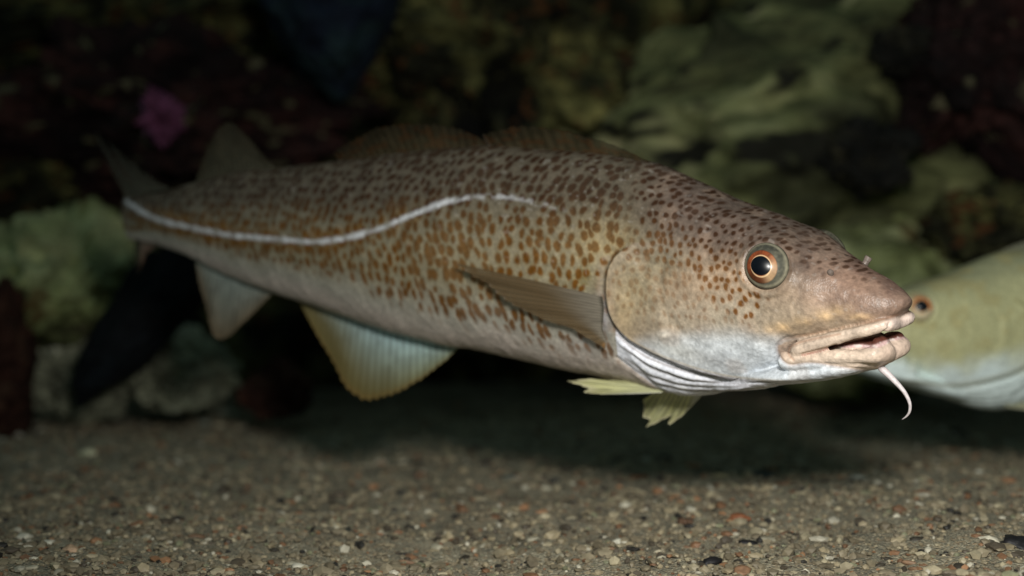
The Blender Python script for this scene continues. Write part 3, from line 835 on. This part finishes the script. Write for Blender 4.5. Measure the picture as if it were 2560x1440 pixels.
def build_cod(root_name, pose, voxel, paint, flip, skin, label, eye_cols, spotsmooth=1):
    V, F = join_parts(PARTS)
    co, nr, fq = remesh(V, F, voxel)
    C = chart(co)
    co = co + nr * displace(C, co)[:, None]
    C = chart(co)
    colr = paint(co, C)
    root_loc = pose([[0.3, 0, -0.1]])[0]
    root_loc[2] = pose([[0.3, 0, 0]])[0][2] - .09
    root = empty(root_name, root_loc)
    tag(root, label, 'fish')
    fl = (lambda f: f[:, ::-1]) if flip else (lambda f: f)
    body = link('body', make_mesh('body', pose(co), fl(fq), skin, colr, loc=root_loc), root)
    fins = list(FINS)
    if paint is paint_second:                    # both pelvic fins lie folded back along the belly
        pel = [q for q in fins if q[0] == 'pelvic_fin']
        fins = [q for q in fins if q[0] != 'pelvic_fin'] + [pel[0], ('pelvic_fin', pel[0][1] * [1, -1, 1], pel[0][2][:, ::-1], pel[0][3], pel[0][4])]
    for (nm, v, f, c, op) in fins:
        if nm == 'tail_fin_rays':
            continue
        if nm == 'tail_fin':     # the lobes' outer rays belong to the one tail fin
            vs, fsx, cs, ops, o = [v], [f], [c], [op], len(v)
            for (n2, v2, f2, c2, o2) in FINS:
                if n2 == 'tail_fin_rays':
                    vs.append(v2); fsx.append(f2 + o); cs.append(c2); ops.append(o2); o += len(v2)
            v, f, c, op = np.vstack(vs), np.vstack(fsx), np.vstack(cs), np.concatenate(ops)
        if paint is paint_second:
            c = c * .3 + np.array([.5, .5, .36]) * .7
        link(nm, make_mesh(nm, pose(v), fl(f), FIN, c, loc=root_loc, extra={'opac': op}), root)
    # eyes
    near = co[:, 1] < 0
    q = np.where(near & (np.hypot(C[:, 0] - 1916, C[:, 1] - 670) < 70) & (np.hypot(C[:, 0] - 1916, C[:, 1] - 670) > 60))[0]
    cen = co[q].mean(0) + nr[q].mean(0) * .0032; nn = nr[q].mean(0); nn = nn * [1, 1, .8]; nn /= np.linalg.norm(nn)
    fwd = np.array([1.0, 0, 0]); fwd -= nn * (fwd @ nn); fwd /= np.linalg.norm(fwd)
    upv = np.cross(nn, fwd); upv *= np.sign(upv[2])
    RAD = 57 * K * 1.0
    dome = eye_rings()
    for side in (1, -1):
        def place(v):
            w_ = cen + v[:, [0]] * fwd - v[:, [1]] * nn + v[:, [2]] * upv
            w_[:, 1] *= side
            return w_
        ff = (side < 0) ^ flip
        orient = (lambda f: f) if ff else (lambda f: f[:, ::-1])
        v, f = dome(.0001, RAD * 1.06, RAD * 1.35, -0.0012, 26)
        ring = v[-64:] * [1.02, 1, 1.02] + [0, .005, 0]
        v = np.vstack([v, ring]); f = grid_faces(27, 64, True)
        r = np.hypot(v[:, 0], v[:, 2]) / RAD; th = np.arctan2(v[:, 2], -v[:, 0])
        c = np.tile(eye_cols['ball'], (len(v), 1))
        c = over(c, sm(.2, 1, v[:, 2] / RAD) * .6, eye_cols['balltop'])
        c = over(c, sm(.88, 1.0, r) * .7, eye_cols['rim'])
        c = over(c, sm(1.0, 1.04, r) * .8, eye_cols['balltop'] * .5)
        c = over(c, np.clip(vnoise(v * 600, 8), 0, 1) * .3, eye_cols['rim'])
        e = link('eye', make_mesh('eye', pose(place(v)), orient(f), EYE, c, loc=root_loc), root)
        # iris disc sits on the dome
        hb = lambda r: math.sqrt((RAD * 1.35) ** 2 - r * r) - math.sqrt((RAD * 1.35) ** 2 - (RAD * 1.06) ** 2)
        ox, oz = .0016, -.0022
        v, f = dome(.0001, RAD * .76, 1, 0, 30, flat=lambda r: 0)
        rr = np.hypot(v[:, 0], v[:, 2]); th = np.arctan2(v[:, 2], v[:, 0])
        v[:, 0] += ox; v[:, 2] += oz
        v[:, 1] = -(np.sqrt((RAD * 1.35) ** 2 - v[:, 0] ** 2 - v[:, 2] ** 2) - math.sqrt((RAD * 1.35) ** 2 - (RAD * 1.06) ** 2) - .0012 + .0004 - .0004 * sm(.6, 1, rr / (RAD * .76)))
        streak = vnoise(np.stack([np.cos(th) * 14, np.sin(th) * 14, rr * 300], -1), 5)
        c = np.tile(eye_cols['iris'], (len(v), 1)) * (1 + .5 * streak + .5 * vnoise(np.stack([v[:, 0] * 260, v[:, 2] * 260, v[:, 2] * 0], -1), 6))[:, None]
        c = over(c, sm(-.1, -.75, np.sin(th)) * sm(.35, .6, rr / RAD) * .9, eye_cols['irislow'])
        c = over(c, sm(-.2, -.9, np.cos(th) * 1.0) * .12, eye_cols['gold'])
        c = over(c, np.exp(-((np.cos(th - math.radians(200))) - 1) ** 2 * 8) * .3 * sm(.3, .5, rr / RAD), eye_cols['gold'])
        c = over(c, np.exp(-((rr / RAD - .485) / .024) ** 2) * .85, eye_cols['gold'])
        c = over(c, sm(.70, .76, rr / RAD) * .6, eye_cols['balltop'])
        i_ = link('iris', make_mesh('iris', pose(place(v)), orient(f), EYE, np.clip(c, .002, .95), loc=root_loc), e)
        v, f = dome(.0001, RAD * .465, 1, 0, 14, flat=lambda r: 0)
        rr = np.hypot(v[:, 0], v[:, 2]) / (RAD * .465)
        v[:, 0] = v[:, 0] * 1.06 + ox + .0002; v[:, 2] = v[:, 2] * .93 + oz + .0002
        v[:, 1] = -(np.sqrt((RAD * 1.35) ** 2 - v[:, 0] ** 2 - v[:, 2] ** 2) - math.sqrt((RAD * 1.35) ** 2 - (RAD * 1.06) ** 2) - .0012 + .0005 + .0006 * (1 - rr ** 2))
        link('pupil', make_mesh('pupil', pose(place(v)), orient(f), EYE, np.tile([.002, .003, .006], (len(v), 1)), loc=root_loc), e)
    # nostril flaps
    qn = np.where(near & (np.hypot(C[:, 0] - 2076, C[:, 1] - 684) < 10))[0]
    cn = co[qn].mean(0); nn2 = nr[qn].mean(0); nn2 /= np.linalg.norm(nn2)
    for side in (1, -1):
        path = np.array([cn - nn2 * .002, cn + nn2 * .0012 + [0, 0, .0008], cn + nn2 * (.0048 if side < 0 else .0016) + [0, 0, .002]])
        v, f = tube(path, [.0026, .0024, .0030 if side < 0 else .0012], 12)
        v[:, 1] *= side
        c = np.tile(lin(112, 100, 92), (len(v), 1)) * (1 + .3 * vnoise(v * 900, 4))[:, None]
        f4 = f if (side < 0) ^ flip else f[:, ::-1]
        link('nostril', make_mesh('nostril', pose(v), f4, skin, c, loc=root_loc), root)
    if paint is paint_second:
        return root
    # chin barbel
    pts = crv([(2196,914),(2212,928),(2235,950),(2262,980),(2276,1008),(2276,1028),(2268,1042),(2254,1049)], 40)
    path = np.array([fs(a, b, .004 - .004 * i / 39) for i, (a, b) in enumerate(pts)])
    v, f = tube(path, np.interp(np.linspace(0, 1, 40), [0, .15, .5, .85, 1], [.0034, .0026, .0016, .0009, .0004]), 16)
    c = np.tile(lin(206, 196, 196), (len(v), 1))
    link('barbel', make_mesh('barbel', pose(v), f if not flip else f[:, ::-1], skin, c, loc=root_loc), root)
    return root

EYE = skin_material('eye_surface', rough=.35, spec=.35, bump=.02, coat=.15, scale=500)
C1 = dict(ball=lin(80, 79, 69), balltop=lin(34, 33, 29), rim=lin(150, 144, 122), iris=lin(116, 58, 32), irislow=lin(84, 48, 28), gold=lin(240, 206, 160))
C2 = dict(ball=lin(190, 184, 150), balltop=lin(150, 104, 60), rim=lin(196, 190, 150), iris=lin(200, 120, 60), irislow=lin(226, 214, 180), gold=lin(240, 220, 180))
fish1 = build_cod('codfish', pose_main, .00085, paint_main, False, SKIN,
                  'large brown-spotted cod with a white lateral line and chin barbel, swimming right above the sand', C1)
fish2 = build_cod('codfish', pose_second, .002, paint_second, True, SKIN2,
                  'pale yellowish cod behind the spotted one, its head entering at the right edge', C2)

# ------------------------------------------------------------------ sand
gx = np.linspace(-1, 1, 420); gy = np.linspace(0, 1, 420)
YY = 0.35 + 3.9 * gy ** 1.5
X_ = gx[:, None] * (0.9 + YY[None, :] * .75); Y_ = np.broadcast_to(YY[None, :], X_.shape)
def ground_z(x, y):
    p = np.stack([x, y, x * 0], -1)
    return 0.014 * fbm(p * 2.2, 3, 51) + .0045 * fbm(p * 12, 3, 52) + .0016 * fbm(p * 40, 2, 54)
zz = ground_z(X_.ravel(), Y_.ravel()) + .0012 * fbm(np.stack([X_.ravel(), Y_.ravel(), X_.ravel() * 0], -1) * 90, 2, 53)
m, nt, p = nodes_of('sand')
tc = nt.nodes.new('ShaderNodeTexCoord')
vo = nt.nodes.new('ShaderNodeTexVoronoi'); vo.inputs['Scale'].default_value = 480
n1 = nt.nodes.new('ShaderNodeTexNoise'); n1.inputs['Scale'].default_value = 14; n1.inputs['Detail'].default_value = 6
nt.links.new(tc.outputs['Object'], vo.inputs['Vector']); nt.links.new(tc.outputs['Object'], n1.inputs['Vector'])
cr = nt.nodes.new('ShaderNodeValToRGB')
el = cr.color_ramp.elements
el[0].position = 0; el[0].color = (*lin(112, 108, 92), 1)
el[1].position = 1; el[1].color = (*lin(196, 188, 162), 1)
for ps, c in ((.35, lin(138, 132, 112)), (.7, lin(160, 152, 128)), (.86, lin(146, 126, 98))):
    e = el.new(ps); e.color = (*c, 1)
sp = nt.nodes.new('ShaderNodeSeparateColor'); nt.links.new(vo.outputs['Color'], sp.inputs[0])
nt.links.new(sp.outputs[0], cr.inputs[0])
mr = nt.nodes.new('ShaderNodeMapRange'); mr.inputs['From Min'].default_value = .3; mr.inputs['From Max'].default_value = .7
mr.inputs['To Min'].default_value = .65; mr.inputs['To Max'].default_value = 1.25
nt.links.new(n1.outputs['Fac'], mr.inputs['Value'])
mx = nt.nodes.new('ShaderNodeVectorMath'); mx.operation = 'SCALE'
nt.links.new(cr.outputs[0], mx.inputs[0]); nt.links.new(mr.outputs[0], mx.inputs['Scale'])
nt.links.new(mx.outputs[0], p.inputs['Base Color'])
bp = nt.nodes.new('ShaderNodeBump'); bp.inputs['Distance'].default_value = .002; bp.invert = True
nt.links.new(vo.outputs['Distance'], bp.inputs['Height']); nt.links.new(bp.outputs[0], p.inputs['Normal'])
p.inputs['Roughness'].default_value = .9
sand = link('sand', make_mesh('sand', np.stack([X_.ravel(), Y_.ravel(), zz], -1), grid_faces(420, 420), m))
tag(sand, kind='structure')

# loose grit: uncountable, one object
def ico(sub=0):
    import bmesh
    bm = bmesh.new(); bmesh.ops.create_icosphere(bm, subdivisions=sub + 1, radius=1)
    v = np.array([q.co[:] for q in bm.verts]); f = np.array([[q.index for q in fc.verts] for fc in bm.faces]); bm.free()
    return v, f
STONE = skin_material('grit_stone', rough=.6, spec=.4, bump=.4, scale=300)
iv, if_ = ico(0)
NG = 34000
gy_ = 0.85 + 1.6 * rng.uniform(0, 1, NG) ** 1.35
gx_ = rng.uniform(-1, 1, NG) * (gy_ * .36 + .12)
sz = rng.lognormal(math.log(.0017), .5, NG)
sz = np.clip(sz, .0007, .0056)
gz = ground_z(gx_, gy_) + sz * .35
rot = rng.uniform(0, 2 * np.pi, NG)
sc3 = np.stack([sz * rng.uniform(.8, 1.7, NG), sz * rng.uniform(.7, 1.2, NG), sz * rng.uniform(.45, .9, NG)], -1)
L = iv[None] * (1 + rng.uniform(-.22, .22, (NG, len(iv), 1)))
L = L * sc3[:, None]
Xr = L[..., 0] * np.cos(rot)[:, None] - L[..., 1] * np.sin(rot)[:, None]
Yr = L[..., 0] * np.sin(rot)[:, None] + L[..., 1] * np.cos(rot)[:, None]
VG = np.stack([Xr + gx_[:, None], Yr + gy_[:, None], L[..., 2] + gz[:, None]], -1).reshape(-1, 3)
FG = (if_[None] + (np.arange(NG) * len(iv))[:, None, None]).reshape(-1, 3)
pal = np.array([lin(132, 122, 100), lin(118, 108, 88), lin(146, 134, 108), lin(158, 148, 122), lin(190, 184, 164), lin(116, 86, 62), lin(80, 72, 60), lin(44, 42, 38), lin(146, 110, 80), lin(126, 126, 100)])
ci = rng.choice(len(pal), NG, p=[.24, .22, .17, .10, .035, .06, .075, .03, .035, .035])
cg = np.repeat(pal[ci] * rng.uniform(.75, 1.25, (NG, 1)), len(iv), 0)
grit = link('sand_grit', make_mesh('sand_grit', VG, FG, STONE, cg, smooth=False))
tag(grit, kind='stuff')
grit['label'] = 'loose coarse sand grains and shell grit scattered over the sea bed'

# ------------------------------------------------------------------ pebbles and shells one can point at
def pebble_mesh(name, r, seed, col, sub=2, flat=.6, el=1.3):
    v, f = ico(sub)
    v = v * (1 + .30 * fbm(v * 1.3 + seed, 3, seed) + .05 * fbm(v * 5 + seed, 2, seed + 4))[:, None]
    v = v * [el, 1, flat] * r
    c = np.tile(col, (len(v), 1)) * (1 + .25 * fbm(v / r * 2.2, 3, seed + 9))[:, None]
    return make_mesh(name, v, f, STONE, np.clip(c, .003, .95))

def shell_mesh(name, r, col, seed):
    """half of a bivalve: ribbed dish with thickness"""
    nu, nv = 33, 12
    th = np.linspace(-1.25, 1.25, nu); q = np.linspace(0.02, 1, nv)
    T, Q = np.meshgrid(th, q, indexing='ij')
    x = np.sin(T) * Q * r; y = np.cos(T) * Q * r * .8
    z = r * .42 * (1 - (Q - .35) ** 2 * 1.7) * (1 - .45 * (T / 1.25) ** 2) + r * .03 * np.cos(T * 22) * Q
    A = np.stack([x, y, z], -1).reshape(-1, 3); B = A - [0, 0, r * .08]
    F = grid_faces(nu, nv); n = nu * nv
    bord = np.r_[np.arange(nv), np.arange(1, nu) * nv + nv - 1, (nu - 1) * nv + np.arange(nv - 2, -1, -1), np.arange(nu - 2, 0, -1) * nv]
    nb = np.roll(bord, -1)
    F = np.vstack([F, F[:, ::-1] + n, np.stack([bord, nb, nb + n, bord + n], -1)])
    V = np.vstack([A, B])
    c = np.tile(col, (2 * n, 1)) * (1 + .2 * np.tile(np.sin(Q * 26).ravel(), 2))[:, None]
    return make_mesh(name, V, F, STONE, np.clip(c, .003, .95))

def ground_at(px, py):
    Y = CAM[2] / ((py - 720) * K)
    for _ in range(6):
        x = (px - 1280) * K * Y
        Y = (CAM[2] - ground_z(np.array([x]), np.array([Y]))[0]) / ((py - 720) * K)
    x = (px - 1280) * K * Y
    return np.array([x, Y, ground_z(np.array([x]), np.array([Y]))[0]])

def put(o, px, py, lift, rz, rx=0, ry=0):
    g = ground_at(px, py)
    o.location = g + [0, 0, lift]
    o.rotation_euler = (rx, ry, rz)

W_, T_, O_, B_, Kk = lin(196, 192, 174), lin(172, 152, 120), lin(126, 96, 72), lin(92, 70, 54), lin(24, 23, 25)
NAMED = [  # px, py, radius, colour, shape, label
 (38,1092,.0105,W_,'p','round white pebble on the sand at the foot of the reddish rock, left edge'),
 (222,1136,.0100,lin(196,192,160),'p','pale yellowish pebble on the left sand, right of the round white one'),
 (570,1032,.0100,lin(206,204,180),'p','pale pebble where the sand meets the rocks, below the second anal fin'),
 (515,1050,.0080,lin(150,160,146),'p','dull greenish pebble just left of the pale one below the second anal fin'),
 (470,1150,.0085,lin(196,190,164),'s','cream shell piece on the sand under the first anal fin, left side'),
 (85,1165,.0130,lin(150,146,128),'s','long pale shell sliver on the left sand below the round white pebble'),
 (1800,1196,.0120,lin(200,184,144),'s','cream shell half lying at the front edge of the fish shadow'),
 (2140,1206,.0120,lin(150,152,140),'s','grey shell half on the sand under the barbel, right of the cream shell'),
 (1905,1192,.0100,lin(60,66,64),'p','dark flat stone beside the cream shell at the shadow edge'),
 (2448,1182,.0045,W_,'p','tiny bright white pebble on the right sand below the pale cod'),
 (1712,1308,.0065,B_,'p','small reddish-brown pebble on the lower right sand'),
 (1850,1305,.0060,lin(130,82,54),'p','rust-orange pebble in the lower right, right of centre'),
 (2545,1002,.0200,lin(70,56,42),'p','brown speckled stone below the belly of the pale cod at the right edge'),
 (2545,1368,.0110,Kk,'p','black stone half out of the frame, low on the right edge'),
 (1780,1412,.0075,Kk,'p','black pebble near the bottom edge, right of centre'),
 (1868,1362,.0055,Kk,'p','small black pebble above the bottom edge between two orange ones'),
 (1546,1358,.0055,W_,'p','small white pebble near the bottom edge, in the centre right'),
 (1856,1432,.0060,O_,'p','orange pebble touching the bottom edge right of the black pebble'),
 (1268,1196,.0070,lin(80,84,76),'p','dull grey pebble on the sand in front of the shadow, centre'),
 (860,1335,.0070,lin(60,62,56),'p','dark elongated pebble on the sand, lower left of centre'),
 (60,1345,.0052,W_,'p','white pebble low on the left sand'),
 (122,1358,.0050,W_,'p','second white pebble low on the left, beside the first'),
 (176,1376,.0058,lin(190,160,130),'p','pinkish pebble low on the left, right of the two white ones'),
 (745,1420,.0050,W_,'p','bright white chip touching the bottom, left of centre'),
 (1660,1150,.0090,lin(64,62,58),'p','dark stone lying inside the fish shadow'),
 (2390,1080,.0110,lin(56,50,44),'p','dark brown stone on the sand right of the barbel tip'),
]
for i, (px, py, r, c, sh, lb) in enumerate(NAMED):
    if sh == 'p':
        me = pebble_mesh('pebble', r, i + 3, c); o = link('pebble', me); put(o, px, py, r * .12, rng.uniform(0, 6))
        tag(o, lb, 'pebble')
    else:
        me = shell_mesh('shell', r, c, i); o = link('shell', me); put(o, px, py, -r * .05, rng.uniform(-.6, .6), rng.uniform(-.2, .2))
        tag(o, lb, 'shell')
KINDS = [('pebble', 'p', lin(172,166,144), 'small pale pebble lying on the grey-brown sand', 'pebble', 'small pale pebbles on the sand', 34),
         ('pebble', 'p', lin(62,57,48), 'small dark pebble lying on the grey-brown sand', 'pebble', 'small dark pebbles on the sand', 40),
         ('pebble', 'p', lin(122,96,74), 'small rusty brown pebble lying on the grey-brown sand', 'pebble', 'small rusty pebbles on the sand', 28),
         ('shell_fragment', 's', lin(190,180,154), 'small broken shell fragment lying on the grey-brown sand', 'shell piece', 'broken shell fragments on the sand', 34)]
for nm, sh, c, lb, ct, gp, n in KINDS:
    meshes = [pebble_mesh(nm, .0042, 50 + k, c * f_, 1) if sh == 'p' else shell_mesh(nm, .0052, c * f_, k) for k, f_ in enumerate((.8, 1, 1.15))]
    for k in range(n):
        py = 1095 + 340 * rng.uniform() ** .7; px = rng.uniform(10, 2550)
        o = link(nm, meshes[k % 3]); sc = rng.uniform(.55, 1.25)
        put(o, px, py, -.0004 * sc, rng.uniform(0, 6), rng.uniform(-.3, .3), rng.uniform(-.3, .3)); o.scale = (sc * rng.uniform(.8, 1.3), sc, sc * rng.uniform(.7, 1.1))
        tag(o, lb, ct, gp)

# ------------------------------------------------------------------ rocks behind
olive = lambda k=1.0: [(0.30, lin(14,16,10) * k), (.44, lin(52,56,36) * k), (.52, lin(104,108,66) * k), (.62, lin(160,164,112) * k), (.75, lin(186,176,140) * k)]
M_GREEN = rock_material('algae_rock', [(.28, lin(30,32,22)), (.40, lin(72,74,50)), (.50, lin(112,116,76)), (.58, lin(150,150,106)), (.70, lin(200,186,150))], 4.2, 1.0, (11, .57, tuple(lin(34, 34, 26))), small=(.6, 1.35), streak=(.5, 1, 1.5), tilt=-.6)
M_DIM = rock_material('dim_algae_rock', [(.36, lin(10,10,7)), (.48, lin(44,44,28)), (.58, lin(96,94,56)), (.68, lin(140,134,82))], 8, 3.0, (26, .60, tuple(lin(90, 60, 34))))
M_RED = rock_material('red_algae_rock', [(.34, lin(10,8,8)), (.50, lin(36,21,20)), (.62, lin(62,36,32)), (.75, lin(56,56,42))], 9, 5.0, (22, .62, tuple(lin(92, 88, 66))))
M_PALE = rock_material('pale_green_rock', [(.36, lin(54,52,34)), (.45, lin(124,132,84)), (.58, lin(160,166,122)), (.75, lin(150,138,84))], 5, 8.0, (13, .62, tuple(lin(92, 78, 46))), small=(.6, 1.35))
M_BLACK = rock_material('gap_shade_black', [(.3, lin(3,4,6)), (.6, lin(12,16,20)), (.8, lin(26,38,44))], 5, 2.0)  # near-black colour imitating the shade in a gap between rocks
M_BLUE = rock_material('blue_black_rock', [(.35, lin(6,9,18)), (.55, lin(16,24,38)), (.75, lin(44,66,62))], 5, 4.0)
M_GREY = rock_material('grey_rock', [(.3, lin(96,98,82)), (.5, lin(152,154,130)), (.65, lin(204,206,184)), (.8, lin(150,128,104))], 9, 6.0)
M_RUST = rock_material('rusty_rock', [(.3, lin(24,13,10)), (.55, lin(58,34,25)), (.75, lin(84,66,50))], 9, 7.0)
M_PINK = rock_material('pink_crust', [(.3, lin(84,44,62)), (.5, lin(116,66,96)), (.7, lin(146,98,126))], 16, 1.0)

def rock(label, px, py, Y, rx, ry, rz_, mat, seed, rough=.28, freq=1.5, rot=(0, 0, 0), sub=5, name='boulder', taper=0.0, ridged=.18):
    """rx, ry: half width and half height in photo pixels at distance Y; rz_: half depth in metres"""
    v, f = ico(sub)
    n = fbm(v * freq + seed * 3.1, 5, seed, .55)
    n2 = np.abs(fbm(v * freq * 2.3 + seed, 4, seed + 20))
    d = 1 + rough * n - ridged * n2
    v = v * d[:, None]
    v = v * [rx * K * Y, rz_, ry * K * Y]
    v[:, 0] *= 1 + taper * np.clip(v[:, 2] / (ry * K * Y), -1, 1)
    R = np.array(Euler(rot).to_matrix())
    v = v @ R.T
    c = at(px, py, Y)
    o = link(name, make_mesh(name, v, f, mat))
    o.location = c
    tag(o, label, 'rock')
    return o

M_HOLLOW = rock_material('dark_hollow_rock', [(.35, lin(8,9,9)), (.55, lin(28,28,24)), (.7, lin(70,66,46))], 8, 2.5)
# reef face behind everything
nu, nv = 520, 200
U = np.linspace(-4.4, 4.4, nu)[:, None] * np.ones((1, nv)); Vz = np.ones((nu, 1)) * np.linspace(-.1, 2.6, nv)[None]
pp = np.stack([U.ravel(), Vz.ravel(), U.ravel() * 0], -1)
dd = .22 * fbm(pp * 1.7, 5, 81) - .16 * np.abs(fbm(pp * 4, 4, 82))
Vw = np.stack([U.ravel(), 2.95 - dd + .06 * U.ravel() ** 2 - .15 * Vz.ravel() - .09 * np.clip(np.abs(U.ravel()) - 2.2, 0, None) ** 2, Vz.ravel()], -1)
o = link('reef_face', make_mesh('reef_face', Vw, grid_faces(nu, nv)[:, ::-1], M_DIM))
tag(o, kind='structure')

rock('broad pale green algae-covered rock face behind the head of the spotted cod', 2020, 420, 2.45, 600, 440, .34, M_GREEN, 3, .18, 1.5, sub=6, ridged=.10)
rock('light green rock slope behind the snout and above the pale cod', 2180, 760, 2.25, 340, 230, .25, M_PALE, 14, .14, 1.2, sub=6, ridged=.06)
rock('dark knobbly lump standing in for a shaded hollow in the pale rock face, up and right of the fish eyes', 2170, 400, 2.02, 105, 85, .09, M_HOLLOW, 61, .35, 2.0)  # added dark lump, its colour imitates the shade inside a recess
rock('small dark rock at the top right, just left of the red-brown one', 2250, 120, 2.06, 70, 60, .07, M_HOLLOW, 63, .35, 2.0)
rock('dark rock outcrop at the right edge above the pale cod', 2490, 570, 2.05, 150, 105, .14, M_DIM, 21, .25, 1.6)
rock('dark red-brown rock filling the upper right corner', 2450, 150, 2.1, 220, 270, .2, M_RED, 23, .3, 1.7)
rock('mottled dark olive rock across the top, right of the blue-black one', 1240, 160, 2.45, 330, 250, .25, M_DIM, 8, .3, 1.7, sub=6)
rock('dim green-brown rock behind the dorsal fins', 1300, 420, 2.55, 420, 130, .2, M_GREEN, 9, .16, 1.3, ridged=.06)
rock('smooth blue-black rock wedge hanging at the top, left of centre', 825, 40, 2.15, 165, 215, .12, M_BLUE, 31, .16, 1.3, rot=(0, -.12, 0), taper=.6, ridged=.06)
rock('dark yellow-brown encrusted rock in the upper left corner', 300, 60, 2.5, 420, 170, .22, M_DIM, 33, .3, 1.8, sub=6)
rock('dark reddish weed-covered boulder behind the tail with a pink crust on it', 400, 300, 2.3, 440, 200, .24, M_RED, 35, .28, 1.8, sub=6)
rock('dim brown rock on the left edge below the reddish boulder', 60, 440, 2.35, 200, 120, .15, M_DIM, 37, .3, 1.8)
rock('pale green rock at the left, below and behind the tail', 180, 700, 2.1, 190, 165, .15, M_PALE, 41, .22, 1.4)
rock('rusty dark rock standing on the sand at the left edge', 15, 880, 1.95, 75, 210, .09, M_RUST, 43, .2, 1.4)
rock('grey rock lying between the pale green rock and the sand', 200, 940, 2.1, 150, 110, .1, M_GREY, 45, .25, 1.6)
rock('light grey mottled rock below the tail, right of the leaning black gap shape', 450, 920, 2.1, 140, 110, .1, M_GREY, 47, .25, 1.6)
rock('smooth black shape standing in for a shaded gap, leaning diagonally below the tail', 335, 825, 1.95, 90, 225, .07, M_BLACK, 49, .16, 1.3, rot=(0, .66, 0), taper=.35, ridged=.06)  # added dark solid, put where shade fills the gap between the rocks
rock('small rusty stone on the sand behind the first anal fin', 700, 975, 2.05, 90, 75, .07, M_RUST, 51, .25, 1.6)
pk = rock('bright pink coralline crust on the reddish boulder above the tail', 405, 295, 2.0, 44, 52, .03, M_PINK, 57, .6, 2.2, name='coralline_crust')
pk['category'] = 'coral'
